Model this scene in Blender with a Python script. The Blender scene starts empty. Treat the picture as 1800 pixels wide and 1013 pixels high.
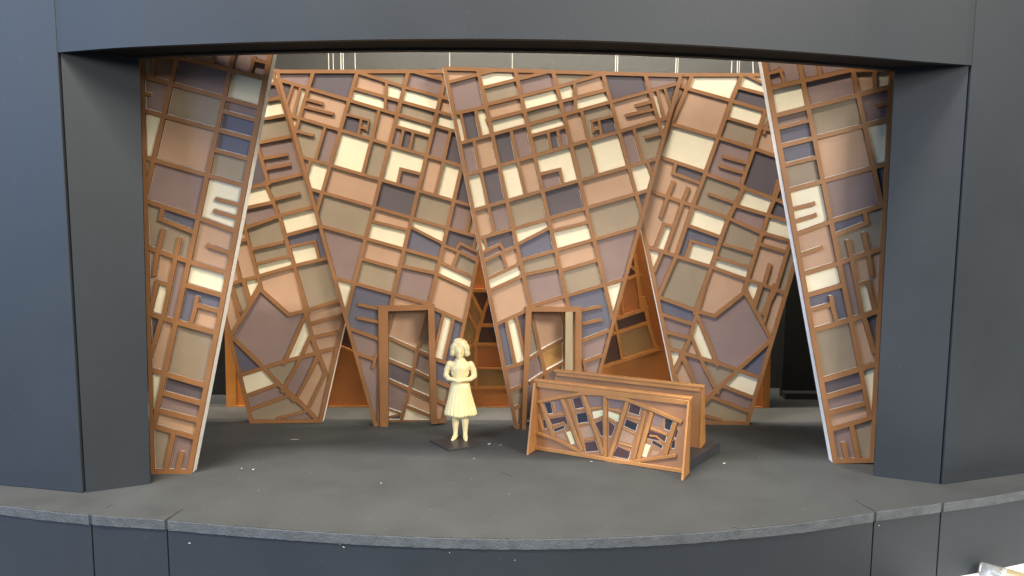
import bpy, bmesh, math, random
from mathutils import Vector, Matrix
from mathutils.geometry import delaunay_2d_cdt, tessellate_polygon

S = bpy.context.scene
C = S.collection
U = 0.01                                   # the script thinks in centimetres
R = math.radians

# ------------------------------------------------------------------ camera
FPX, PITCH, ROLL, CAMH = 1360.0, R(6.4), R(0.35), 15.8
cr, sr = math.cos(ROLL), math.sin(ROLL)
RIGHT, UP0, FWD = Vector((1, 0, 0)), Vector((0, math.sin(PITCH), math.cos(PITCH))), Vector((0, math.cos(PITCH), -math.sin(PITCH)))
cam_d = bpy.data.cameras.new('camera'); cam = bpy.data.objects.new('camera', cam_d); C.objects.link(cam)
cx, cy, cz = cr * RIGHT + sr * UP0, -sr * RIGHT + cr * UP0, -FWD
m = Matrix.Identity(4)
for i in range(3):
    m[i][0], m[i][1], m[i][2] = cx[i], cy[i], cz[i]
m[0][3], m[1][3], m[2][3] = 0, 0, CAMH * U
cam.matrix_world = m
cam_d.sensor_width = 36; cam_d.lens = 36 * FPX / 1800
cam_d.clip_start = 0.01; cam_d.clip_end = 50
S.camera = cam

# ------------------------------------------------------------------ light
w = bpy.data.worlds.new('World'); S.world = w; w.use_nodes = True
bg = w.node_tree.nodes['Background']
bg.inputs[0].default_value = (0.78, 0.88, 1.0, 1); bg.inputs[1].default_value = 0.11

def area(name, loc, target, sx, sy, power, col):
    d = bpy.data.lights.new(name, 'AREA'); d.shape = 'RECTANGLE'; d.size = sx; d.size_y = sy
    d.energy = power; d.color = col
    o = bpy.data.objects.new(name, d); C.objects.link(o)
    o.location = loc
    o.rotation_euler = (Vector(target) - Vector(loc)).to_track_quat('-Z', 'Y').to_euler()
    return o
area('window_light', (-2.1, -0.80, 0.7), (0.0, 0.42, 0.1), 1.0, 1.0, 58, (0.40, 0.61, 1.0))
area('room_light', (0.95, -0.45, 0.80), (0.0, 0.42, 0.1), 0.4, 0.3, 23, (1.0, 0.93, 0.82))
area('room_fill', (0.40, -0.95, 0.52), (0.0, 0.50, 0.1), 1.0, 0.30, 10, (1.0, 0.92, 0.78))  # added fill behind the camera, brightens the copper flat through the gaps
area('ceiling_tube_front', (-0.32, -0.15, 1.0), (-0.32, 0.48, 0.1), 0.6, 0.04, 4, (1.0, 0.87, 0.66))
area('ceiling_tube_middle', (-0.32, 0.04, 1.0), (-0.32, 0.48, 0.0), 0.5, 0.02, 21, (1.0, 0.90, 0.75))
area('ceiling_tube_stage', (-0.32, 0.30, 1.0), (-0.32, 0.50, 0.0), 0.5, 0.03, 2.5, (1.0, 0.89, 0.70))
area('stage_work_light', (0.03, 0.565, 0.34), (0.03, 0.575, 0.0), 0.36, 0.03, 2.4, (1.0, 0.90, 0.72))

S.view_settings.view_transform = 'Standard'; S.view_settings.look = 'None'
S.view_settings.exposure = 0.0; S.view_settings.gamma = 1; S.view_settings.use_curve_mapping = False
S.cycles.use_denoising = True
S.cycles.max_bounces = 8

# ------------------------------------------------------------------ helpers
def ray(px, py):
    x, y = px - 900.0, 506.5 - py
    x, y = cr * x - sr * y, sr * x + cr * y
    return (x * RIGHT + y * UP0 + FPX * FWD).normalized()
O = Vector((0, 0, CAMH))
def fl(px, py, z=0.0):
    d = ray(px, py); t = (z - CAMH) / d.z
    return O + d * t
def onplane(px, py, a, n):
    d = ray(px, py); t = n.dot(a - O) / n.dot(d)
    return O + d * t

def tag(o, label=None, cat=None, group=None, kind=None):
    if label: o['label'] = label
    if cat: o['category'] = cat
    if group: o['group'] = group
    if kind: o['kind'] = kind
    return o
def empty(name, loc=(0, 0, 0), rz=0):
    o = bpy.data.objects.new(name, None); C.objects.link(o)
    o.location = [c * U for c in loc]; o.rotation_euler = (0, 0, rz); o.empty_display_size = 0.01
    return o
def mesh_obj(name, verts, faces, mats, parent=None, fmat=None, smooth=False, scale=U):
    me = bpy.data.meshes.new(name)
    me.from_pydata([(v[0] * scale, v[1] * scale, v[2] * scale) for v in verts], [], faces)
    if not isinstance(mats, (list, tuple)): mats = [mats]
    for mt in mats: me.materials.append(mt)
    if fmat: me.polygons.foreach_set('material_index', fmat)
    if smooth: me.polygons.foreach_set('use_smooth', [True] * len(faces))
    me.update()
    o = bpy.data.objects.new(name, me); C.objects.link(o)
    if parent: o.parent = parent
    return o
class MB:
    def __init__(s): s.v, s.f = [], []
    def add(s, vs, fs):
        n = len(s.v); s.v += [tuple(v) for v in vs]; s.f += [tuple(i + n for i in f) for f in fs]; return s
    def prism(s, poly, off):                # poly: 3-D points (ccw seen from the front), off: Vector to the back
        n = len(poly); b = [Vector(p) for p in poly]
        vs = b + [p + off for p in b]
        fs = [tuple(range(n)), tuple(range(2 * n - 1, n - 1, -1))]
        fs += [(i, i + n, (i + 1) % n + n, (i + 1) % n) for i in range(n)]
        return s.add(vs, fs)
    def box(s, x0, x1, y0, y1, z0, z1):
        return s.prism([(x0, y0, z0), (x1, y0, z0), (x1, y0, z1), (x0, y0, z1)], Vector((0, y1 - y0, 0)))
    def tube(s, pts, rad, seg=8):
        pts = [Vector(p) for p in pts]; n = len(pts); rads = rad if isinstance(rad, (list, tuple)) else [rad] * n
        vs, fs = [], []
        for i, p in enumerate(pts):
            t = (pts[min(i + 1, n - 1)] - pts[max(i - 1, 0)]).normalized()
            a = t.orthogonal().normalized() if i == 0 else (a - t * a.dot(t)).normalized()
            b = t.cross(a)
            for k in range(seg):
                q = 2 * math.pi * k / seg
                vs.append(p + (a * math.cos(q) + b * math.sin(q)) * rads[i])
        for i in range(n - 1):
            for k in range(seg):
                fs.append((i * seg + k, i * seg + (k + 1) % seg, (i + 1) * seg + (k + 1) % seg, (i + 1) * seg + k))
        fs.append(tuple(range(seg - 1, -1, -1))); fs.append(tuple((n - 1) * seg + k for k in range(seg)))
        return s.add(vs, fs)
    def build(s, name, mat, parent=None, smooth=False):
        o = mesh_obj(name, s.v, s.f, mat, parent, smooth=smooth)
        bm = bmesh.new(); bm.from_mesh(o.data); bmesh.ops.recalc_face_normals(bm, faces=bm.faces); bm.to_mesh(o.data); bm.free()
        return o
def bevel(o, wid, seg=1):
    md = o.modifiers.new('bevel', 'BEVEL'); md.width = wid * U; md.segments = seg; md.limit_method = 'ANGLE'
    return o

# ------------------------------------------------------------------ materials
def mat(name, col, rough=0.6, var=0.12, scale=60, bump=0.0, bscale=400, metal=0.0, spec=0.5, col2=None, sss=0.0, stretch=None, speck=0.0):
    mt = bpy.data.materials.new(name); mt.use_nodes = True
    nt = mt.node_tree; N, L = nt.nodes, nt.links
    b = N['Principled BSDF']
    b.inputs['Roughness'].default_value = rough; b.inputs['Metallic'].default_value = metal
    b.inputs['Specular IOR Level'].default_value = spec
    tc = N.new('ShaderNodeTexCoord'); src = tc.outputs['Object']
    oi = N.new('ShaderNodeObjectInfo')
    if stretch:
        mp = N.new('ShaderNodeMapping'); mp.inputs['Scale'].default_value = stretch
        L.new(src, mp.inputs[0]); src = mp.outputs[0]
    nz = N.new('ShaderNodeTexNoise'); nz.inputs['Scale'].default_value = scale; nz.inputs['Detail'].default_value = 6
    nz.inputs['Roughness'].default_value = 0.65
    L.new(src, nz.inputs['Vector'])
    cr_ = N.new('ShaderNodeValToRGB')
    c2 = col2 or tuple(min(1, c * (1 + var)) for c in col)
    c1 = tuple(c * (1 - var) for c in col)
    cr_.color_ramp.elements[0].position = 0.3; cr_.color_ramp.elements[0].color = (*c1, 1)
    cr_.color_ramp.elements[1].position = 0.7; cr_.color_ramp.elements[1].color = (*c2, 1)
    L.new(nz.outputs['Fac'], cr_.inputs['Fac'])
    out = cr_.outputs['Color']
    if speck:
        n3 = N.new('ShaderNodeTexNoise'); n3.inputs['Scale'].default_value = 260; n3.inputs['Detail'].default_value = 3
        L.new(src, n3.inputs['Vector'])
        r3 = N.new('ShaderNodeValToRGB'); r3.color_ramp.elements[0].position = 0.66; r3.color_ramp.elements[1].position = 0.80
        r3.color_ramp.elements[0].color = (0, 0, 0, 1); r3.color_ramp.elements[1].color = (speck, speck, speck, 1)
        L.new(n3.outputs['Fac'], r3.inputs['Fac'])
        ad = N.new('ShaderNodeMixRGB'); ad.blend_type = 'ADD'; ad.inputs[0].default_value = 1
        L.new(out, ad.inputs[1]); L.new(r3.outputs['Color'], ad.inputs[2]); out = ad.outputs[0]
    hs = N.new('ShaderNodeHueSaturation')
    mr = N.new('ShaderNodeMapRange'); mr.inputs['To Min'].default_value = 0.93; mr.inputs['To Max'].default_value = 1.07
    L.new(oi.outputs['Random'], mr.inputs['Value']); L.new(mr.outputs[0], hs.inputs['Value'])
    L.new(out, hs.inputs['Color']); L.new(hs.outputs[0], b.inputs['Base Color'])
    rr = N.new('ShaderNodeMapRange'); rr.inputs['To Min'].default_value = max(0, rough - 0.1); rr.inputs['To Max'].default_value = min(1, rough + 0.12)
    L.new(nz.outputs['Fac'], rr.inputs['Value']); L.new(rr.outputs[0], b.inputs['Roughness'])
    if bump:
        n2 = N.new('ShaderNodeTexNoise'); n2.inputs['Scale'].default_value = bscale; n2.inputs['Detail'].default_value = 4
        L.new(src, n2.inputs['Vector'])
        bp = N.new('ShaderNodeBump'); bp.inputs['Strength'].default_value = bump; bp.inputs['Distance'].default_value = 0.0005
        L.new(n2.outputs['Fac'], bp.inputs['Height']); L.new(bp.outputs[0], b.inputs['Normal'])
    if sss:
        b.inputs['Subsurface Weight'].default_value = sss; b.inputs['Subsurface Radius'].default_value = (1, 0.6, 0.25)
        b.inputs['Subsurface Scale'].default_value = 0.0015
    return mt

M = {}
M['blackboard'] = mat('black_foam_board', (0.0205, 0.0265, 0.034), 0.58, 0.14, 11, 0.07, 1200, spec=0.4, speck=0.010)
M['blackcloth'] = mat('black_lining', (0.012, 0.012, 0.012), 0.8, 0.2, 30, 0.2, 600, spec=0.2)
M['floor'] = mat('black_stage_card', (0.052, 0.057, 0.061), 0.60, 0.16, 26, 0.25, 700, spec=0.22, speck=0.03)
M['strip'] = mat('grey_card', (0.085, 0.088, 0.088), 0.7, 0.14, 40, 0.2, 700, speck=0.05)
M['lip'] = mat('grey_foam_core', (0.085, 0.095, 0.105), 0.85, 0.22, 150, 0.8, 900, spec=0.2)
M['gray_back'] = mat('dark_grey_back_wall', (0.018, 0.0185, 0.0185), 0.7, 0.12, 30, 0.3, 500, speck=0.03)
M['brown'] = mat('brown_painted_card', (0.215, 0.100, 0.040), 0.46, 0.14, 45, 0.12, 900, spec=0.4)
M['brown_side'] = mat('brown_card_edge', (0.19, 0.080, 0.024), 0.7, 0.15, 120, 0.2)
M['copper'] = mat('copper_paint', (0.50, 0.20, 0.045), 0.36, 0.18, 70, 0.35, 500, metal=0.2, spec=0.6)
M['copperdk'] = mat('dull_copper_paint', (0.20, 0.072, 0.016), 0.5, 0.18, 40, 0.2, 500, metal=0.25)
M['white'] = mat('white_foam_edge', (0.80, 0.78, 0.72), 0.7, 0.05, 200, 0.2)
M['c'] = mat('cream_card', (0.60, 0.535, 0.39), 0.6, 0.05, 60, 0.08, 900)
M['p'] = mat('peach_card', (0.355, 0.218, 0.138), 0.6, 0.07, 60, 0.08, 900)
M['m'] = mat('mauve_card', (0.185, 0.125, 0.112), 0.6, 0.07, 60, 0.08, 900)
M['t'] = mat('taupe_card', (0.215, 0.165, 0.112), 0.6, 0.07, 60, 0.08, 900)
M['s'] = mat('slate_card', (0.078, 0.062, 0.070), 0.6, 0.08, 60, 0.08, 900)
M['b'] = mat('blue_slate_card', (0.088, 0.083, 0.110), 0.6, 0.08, 60, 0.08, 900)
M['d'] = mat('dark_brown_card', (0.080, 0.032, 0.018), 0.45, 0.1, 60, 0.08, 900)
M['n'] = mat('rust_card', (0.44, 0.155, 0.034), 0.42, 0.12, 40, 0.1, 900, metal=0.1)
M['o'] = mat('olive_brown_card', (0.32, 0.18, 0.06), 0.45, 0.12, 40, 0.1, 900, metal=0.1)
M['k'] = mat('black_card', (0.022, 0.020, 0.024), 0.5, 0.1, 60)
M['wood'] = mat('unpainted_board', (0.62, 0.47, 0.24), 0.7, 0.12, 30, 0.2, 300, stretch=(1, 1, 0.15))
M['benchwood'] = mat('tan_painted_wood', (0.37, 0.170, 0.054), 0.42, 0.14, 60, 0.25, 500, spec=0.5)
M['benchpanel'] = mat('tan_panel', (0.31, 0.152, 0.070), 0.55, 0.08, 50, 0.12, 600)
M['resin'] = mat('cream_resin', (0.82, 0.69, 0.38), 0.38, 0.04, 160, 0.05, 500, sss=0.5)
M['wire'] = mat('pale_wire', (0.40, 0.39, 0.35), 0.5, 0.05, 100)
M['plate'] = mat('black_plate', (0.035, 0.035, 0.04), 0.4, 0.15, 90, 0.2)
M['batten'] = mat('batten_wood', (0.35, 0.28, 0.18), 0.7, 0.15, 30)
M['table'] = mat('grey_table', (0.12, 0.12, 0.12), 0.5, 0.1, 10)
M['paper'] = mat('white_paper', (0.88, 0.88, 0.88), 0.6, 0.02, 10)

# ------------------------------------------------------------------ setting: floor, walls, proscenium
def zf(v, z): return Vector((v.x, v.y, z))
lip_px = [(-420, 815), (-200, 852), (0, 887), (160, 905), (293, 914), (400, 923), (500, 930.5), (600, 937), (700, 942), (800, 945.5), (900, 947), (1000, 946),
          (1100, 943), (1200, 937.5), (1300, 929.5), (1400, 919.5), (1537, 900), (1655, 884), (1800, 862), (2050, 818), (2250, 780)]
lip = [fl(*p) for p in lip_px]
def cr_mid(i, t):                                    # smooth curve through the edge points
    a, b, c, d = lip[max(i - 1, 0)], lip[i], lip[i + 1], lip[min(i + 2, len(lip) - 1)]
    return 0.5 * ((2 * b) + (c - a) * t + (2 * a - 5 * b + 4 * c - d) * t * t + (3 * b - a - 3 * c + d) * t ** 3)
back_y = 54.75
top = [zf(cr_mid(i, k / 6), 0) for i in range(len(lip) - 1) for k in range(6)] + [zf(lip[-1], 0)] + [Vector((44, back_y, 0)), Vector((-44, back_y, 0))]
LT = 0.52
mb = MB(); mb.prism(top, Vector((0, 0, -0.5)))
o = mb.build('stage_floor', M['floor']); tag(o, kind='structure')
# grey foam-core edge of the floor, in the pieces the seams show
groups = [(0, 3), (3, 4), (4, 16), (16, 17), (17, 20)]
rnd = random.Random(4)
def lipstrip(a, b, name, dz=0.0, push=0.0):
    pts = []
    for i in range(a, b):
        p, q = lip[i], lip[i + 1]; n = 14
        for k in range(n): pts.append(cr_mid(i, k / n))
    pts.append(lip[b])
    pts[0] = pts[0].lerp(pts[1], 0.30); pts[-1] = pts[-1].lerp(pts[-2], 0.30)
    vs, fs = [], []
    for i, p in enumerate(pts):
        d = (pts[min(i + 1, len(pts) - 1)] - pts[max(i - 1, 0)]).normalized(); nrm = Vector((d.y, -d.x, 0))
        j = lambda s: rnd.uniform(-s, s)
        f = p + nrm * (0.05 + push + j(0.012)); bk = p - nrm * 0.35
        vs += [(bk.x, bk.y, 0.006 + dz), (f.x, f.y, -0.012 + dz - abs(j(0.03)) * (rnd.random() < .35)), (f.x + nrm.x * .015, f.y + nrm.y * .015, -0.05 + dz), (f.x, f.y, -LT + j(0.012) + dz), (bk.x, bk.y, -LT + dz)]
    for i in range(len(pts) - 1):
        for k in range(4):
            a_, b_ = i * 5 + k, i * 5 + k + 1
            fs.append((a_, b_, b_ + 5, a_ + 5))
    n = len(pts); fs.append((0, 1, 2, 3, 4)); fs.append(tuple((n - 1) * 5 + k for k in (4, 3, 2, 1, 0)))
    fm = [0 if (i % 4) == 0 and i < (n - 1) * 4 else 1 for i in range(len(fs))]
    return mesh_obj(name, vs, fs, [M['floor'], M['lip']], o_floor, fmat=fm)
o_floor = o
for gi, (a, b) in enumerate(groups):
    lipstrip(a, b, 'floor_edge', dz=(0, 0.03, 0, 0.03, 0)[gi], push=(0, .02, 0, .03, 0)[gi])
def cut(a, b, wd=0.035):
    p_, q_ = fl(*a), fl(*b); d = (q_ - p_).normalized(); nn = Vector((-d.y, d.x, 0)) * wd / 2
    MB().prism([zf(p_ - nn, 0.012), zf(q_ - nn * 0.3, 0.012), zf(q_ + nn * 0.3, 0.012), zf(p_ + nn, 0.012)], Vector((0, 0, -0.01))).build('floor_cut', M['blackcloth'], o_floor)
cut((293, 914), (322, 895), 0.07); cut((186, 893), (198, 887)); cut((1537, 899), (1503, 880), 0.05); cut((1300, 929), (1285, 927)); cut((900, 838), (880, 830), .02)
# front wall of the model below the floor
zt = -4.38
def wallseg(a, b, name):
    pts = [cr_mid(i, k / 8) for i in range(a, b) for k in range(8)] + [lip[b].copy()]
    pts[0] = pts[0].lerp(pts[1], 0.08); pts[-1] = pts[-1].lerp(pts[-2], 0.08)
    mb = MB(); vs, fs = [], []
    for i, p in enumerate(pts):
        d = (pts[min(i + 1, len(pts) - 1)] - pts[max(i - 1, 0)]).normalized(); nrm = Vector((d.y, -d.x, 0))
        f = p + nrm * 0.0; bk = p - nrm * 0.5
        vs += [(f.x, f.y, -LT - 0.004), (f.x, f.y, zt), (bk.x, bk.y, zt), (bk.x, bk.y, -LT - 0.004)]
    for i in range(len(pts) - 1):
        for k in range(4): fs.append((i * 4 + k, i * 4 + (k + 1) % 4, i * 4 + 4 + (k + 1) % 4, i * 4 + 4 + k))
    n = len(pts); fs.append((0, 1, 2, 3)); fs.append(tuple((n - 1) * 4 + k for k in (3, 2, 1, 0)))
    mb.add(vs, fs)
    return mb.build(name, M['blackboard'], o_front)
o_front = empty('apron_wall', (0, 0, 0)); tag(o_front, 'curved black board wall under the stage floor edge', 'stage front', kind='thing')
for a, b in groups: wallseg(a, b, 'wall_panel')
o = MB().box(-55, 55, 31, 75, zt - 2, zt).build('table_top', M['table']); tag(o, kind='structure')
mb = MB(); mb.box(-43, 43, 55.5, 66, zt + .05, -0.6); tag(mb.build('stage_underframe', M['blackcloth'], o_floor))

# rear floor strip, dark floor behind, back wall, inner side walls
o = MB().box(-30, 30, back_y + 0.01, 58.75, -0.5, -0.004).build('rear_floor_strip', M['strip']); tag(o, kind='structure')
o = MB().box(-30, 30, 58.76, 66, -0.5, -0.004).build('rear_floor', M['floor']); tag(o, kind='structure')
o = MB().box(-34, 34, 65.0, 65.6, 0, 34).build('wall_back', M['gray_back']); tag(o, kind='structure')
for sgn, nm in ((-1, 'wall_left'), (1, 'wall_right')):
    x0, x1 = sorted((sgn * 30.5, sgn * 31.1))
    o = MB().box(x0, x1, 46.5, 64.95, 0, 34).build(nm, M['blackcloth']); tag(o, kind='structure')
# black masking boards in the wings
mask = empty('masking_board', (22.2, 62.2, 0)); tag(mask, 'black masking board in the dark wing on the bench side of the stage', 'masking board')
MB().box(0, 6, 0, 0.5, 0, 23.5).build('board', M['blackcloth'], mask); MB().box(-0.02, 5.5, -1.0, -0.01, 0, 0.5).build('foot', M['gray_back'], mask)
mask = empty('masking_board', (-29.5, 61.6, 0)); tag(mask, 'black masking board in the dark wing on the figurine side of the stage', 'masking board')
MB().box(0, 7.8, 0, 0.5, 0, 23.5).build('board', M['blackcloth'], mask); MB().box(2, 7, 0.52, 1.3, 0, 0.5).build('foot', M['gray_back'], mask)

# proscenium: two wings, two reveals, curved header
ZB = 23.15
arch = empty('proscenium_arch', (0, 40, 0)); tag(arch, 'black board proscenium arch framing the model stage', 'proscenium')
off = Vector((0, -40, 0))
LC, RC = fl(145, 867), fl(1657, 852)
LO, RO_ = fl(0, 853), fl(1800, 832)
TOPZ = 28.6
def wallprism(p, q, thick, z0, z1, name, mt, zq=None):
    d = (q - p).normalized(); nrm = Vector((-d.y, d.x, 0))
    mb = MB(); mb.prism([zf(p, z0) + off, zf(q, z0) + off, zf(q, z1) + off, zf(p, z1) + off], nrm * thick)
    return bevel(mb.build(name, mt, arch), 0.03)
ext = lambda p, q, k: q + (q - p).normalized() * k
LO2, RO2 = ext(LC, LO, 14), ext(RC, RO_, 12)
wallprism(LO2, LC, 0.5, 0.004, TOPZ, 'wing_board', M['blackboard'])
wallprism(RC, RO2, 0.5, 0.004, TOPZ, 'wing_board', M['blackboard'])
LI, RI = fl(264, 851), fl(1536, 837)
def reveal(p, q, toppx, side):
    d = (q - p).normalized(); nrm = Vector((-d.y, d.x, 0)) * side
    p2 = p + d * 0.12
    qt = onplane(toppx[0], toppx[1], p, Vector((-d.y, d.x, 0))); k = (ZB + 0.6) / qt.z
    qt = q + (qt - q) * k
    mb = MB(); mb.prism([zf(p2, 0.004) + off, zf(q, 0.004) + off, zf(qt, ZB + .6) + off, zf(p2, ZB + .6) + off], nrm * 0.5)
    return mb.build('reveal_board', M['blackboard'], arch)
reveal(LC + Vector((0.05, 0, 0)), LI, (245, 106), 1); reveal(RC - Vector((0.05, 0, 0)), RI, (1573, 124), -1)
fpx = [(110, 92), (200, 84.5), (300, 79.5), (450, 74), (600, 70.5), (750, 68.5), (900, 68.5), (1050, 71.5), (1200, 78), (1350, 87), (1500, 98), (1600, 106.5), (1697, 115)]
bpx = [(175, 107), (250, 103.5), (330, 99.5), (470, 95.5), (610, 92.5), (750, 91.5), (900, 92.5), (1050, 95.5), (1200, 101.5), (1345, 109), (1490, 119), (1580, 126.5), (1650, 132)]
fc = [fl(x, y, ZB) for x, y in fpx]; bc = [fl(x, y, ZB) for x, y in bpx]
fc[0] = zf(LC, ZB) ; fc[-1] = zf(RC, ZB)
def curved(front, back, z0, z1, name, mt):
    n = len(front); vs, fs = [], []
    for f, b in zip(front, back):
        vs += [Vector((f.x, f.y, z0)) + off, Vector((b.x, b.y, z0)) + off, Vector((b.x, b.y, z1)) + off, Vector((f.x, f.y, z1)) + off]
    for i in range(n - 1):
        for k in range(4): fs.append((i * 4 + k, i * 4 + (k + 1) % 4, i * 4 + 4 + (k + 1) % 4, i * 4 + 4 + k))
    fs.append((0, 1, 2, 3)); fs.append(tuple((n - 1) * 4 + k for k in (3, 2, 1, 0)))
    return MB().add(vs, fs).build(name, mt, arch)
def dense(P, k=6):
    out = []
    for i in range(len(P) - 1):
        a, b, c, d = P[max(i - 1, 0)], P[i], P[i + 1], P[min(i + 2, len(P) - 1)]
        for j in range(k):
            t = j / k
            out.append(0.5 * ((2 * b) + (c - a) * t + (2 * a - 5 * b + 4 * c - d) * t * t + (3 * b - a - 3 * c + d) * t ** 3))
    return out + [P[-1]]
fc, bc = dense(fc), dense(bc)
mid = [f + (b - f) * 0.12 for f, b in zip(fc, bc)]
mid2 = [f + (b - f) * 0.13 for f, b in zip(fc, bc)]; mid3 = [f + (b - f) * 0.84 for f, b in zip(fc, bc)]; mid4 = [f + (b - f) * 0.85 for f, b in zip(fc, bc)]
fc[0] = fc[0] + Vector((0.04, 0, 0)); fc[-1] = fc[-1] - Vector((0.04, 0, 0))
curved(fc, mid, ZB, 28.5, 'header_face', M['blackboard'])
curved(mid2, mid3, ZB + 0.1, 28.4, 'header_core', M['blackcloth'])
curved(mid4, bc, ZB - 0.02, 28.4, 'header_back', M['gray_back'])

# ------------------------------------------------------------------ lattice flats
Z = {'D1': (780, 110, 4.604), 'D2': (980, 110, 4.604), 'D3': (800, 310, 4.405), 'D4': (980, 310, 4.405), 'D5': (830, 520, 4.22), 'D6': (980, 520, 4.22),
     'E1': (1110, 110, 4.22), 'E2': (1110, 300, 4.22), 'E3': (1110, 500, 3.896), 'B4': (390, 130, 4.604), 'B5': (390, 330, 4.604), 'B6': (390, 530, 4.404),
     'A0': (240, 90, 3.896), 'A1': (240, 330, 4.604), 'A2': (240, 530, 6.333), 'A3': (240, 670, 5.628), 'F0': (1330, 90, 4.052), 'F1': (1360, 320, 4.605), 'F2': (1390, 500, 5.628), 'F3': (1420, 660, 5.956),
     'C1': (470, 110, 4.604), 'C2': (640, 110, 4.604), 'C3': (530, 310, 4.404), 'C4': (660, 310, 4.405), 'C5': (560, 510, 4.052), 'C6': (760, 440, 3.377),
     'P': (0, 0, 1), 'b1': (900, 630, 4.405), 'b2': (1060, 640, 4.604)}
def zp(z, x, y): a = Z[z]; return (a[0] + x / a[2], a[1] + y / a[2])
def rows(txt):
    for ln in txt.strip().splitlines():
        ln = ln.split('#')[0].split()
        if ln: yield ln
def parse_bars(txt, wdef):
    """frame x,y x,y ... [w6] [f = free first end] [g = free last end]"""
    out = []
    for t in rows(txt):
        z = t[0]; pts, wd, e0, e1 = [], wdef, 3.2, 3.2
        for k in t[1:]:
            if ',' in k:
                x, y = k.split(','); pts.append(zp(z, float(x), float(y)))
            elif k[0] == 'w': wd = float(k[1:])
            elif k == 'f': e0 = 0
            elif k == 'g': e1 = 0
        out.append((pts, wd, e0, e1))
    return out
def parse_seeds(txt):
    out = []
    for t in rows(txt):
        for k in t[1:]:
            x, y, c = k.split(','); p = zp(t[0], float(x), float(y)); out.append((p[0], p[1], c))
    return out
def solve(Aa, bb):
    n = len(bb); Mx = [r[:] + [v] for r, v in zip(Aa, bb)]
    for i in range(n):
        p = max(range(i, n), key=lambda r: abs(Mx[r][i])); Mx[i], Mx[p] = Mx[p], Mx[i]
        for r in range(n):
            if r != i:
                f = Mx[r][i] / Mx[i][i]
                for c in range(i, n + 1): Mx[r][c] -= f * Mx[i][c]
    return [Mx[i][n] / Mx[i][i] for i in range(n)]
def homography(src, dst):
    def nrm(ps):
        mx = sum(p[0] for p in ps) / len(ps); my = sum(p[1] for p in ps) / len(ps); return mx, my
    sx, sy = nrm(src); dx, dy = nrm(dst); k = 200.0
    A_, b_ = [], []
    for (x, y), (u, v) in zip(src, dst):
        x, y, u, v = (x - sx) / k, (y - sy) / k, (u - dx) / k, (v - dy) / k
        A_.append([x, y, 1, 0, 0, 0, -u * x, -u * y]); b_.append(u)
        A_.append([0, 0, 0, x, y, 1, -v * x, -v * y]); b_.append(v)
    At = [[sum(r[i] * r[j] for r in A_) for j in range(8)] for i in range(8)]
    bt = [sum(r[i] * v for r, v in zip(A_, b_)) for i in range(8)]
    h = solve(At, bt) + [1.0]
    def f(p):
        x, y = (p[0] - sx) / k, (p[1] - sy) / k
        d = h[6] * x + h[7] * y + 1
        return (dx + k * (h[0] * x + h[1] * y + h[2]) / d, dy + k * (h[3] * x + h[4] * y + h[5]) / d)
    err = max(math.dist(f(s), d) for s, d in zip(src, dst)); print('homography max err px', round(err, 2))
    return f
def quads(pts, wd, e0, e1):
    q = []
    n = len(pts)
    for i in range(n - 1):
        (x0, y0), (x1, y1) = pts[i], pts[i + 1]
        l = math.hypot(x1 - x0, y1 - y0) or 1; dx, dy = (x1 - x0) / l, (y1 - y0) / l
        a = e0 if i == 0 else wd * 0.45; b = e1 if i == n - 2 else wd * 0.45
        x0 -= dx * a; y0 -= dy * a; x1 += dx * b; y1 += dy * b
        ox, oy = -dy * wd * 0.47, dx * wd * 0.47
        q.append([(x0 + ox, y0 + oy), (x1 + ox, y1 + oy), (x1 - ox, y1 - oy), (x0 - ox, y0 - oy)])
    return q
def border(poly, wd):
    out = []
    n = len(poly); ws = wd if isinstance(wd, (list, tuple)) else [wd] * n
    for i in range(n):
        a, b = poly[i], poly[(i + 1) % n]
        if ws[i] > 0: out += quads([a, b], ws[i] * 2, 0, 0)
    return out
def inside(pt, poly):
    r = False; x, y = pt
    for i in range(len(poly)):
        (x0, y0), (x1, y1) = poly[i], poly[i - 1]
        if (y0 > y) != (y1 > y) and x < (x1 - x0) * (y - y0) / (y1 - y0) + x0: r = not r
    return r

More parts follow.
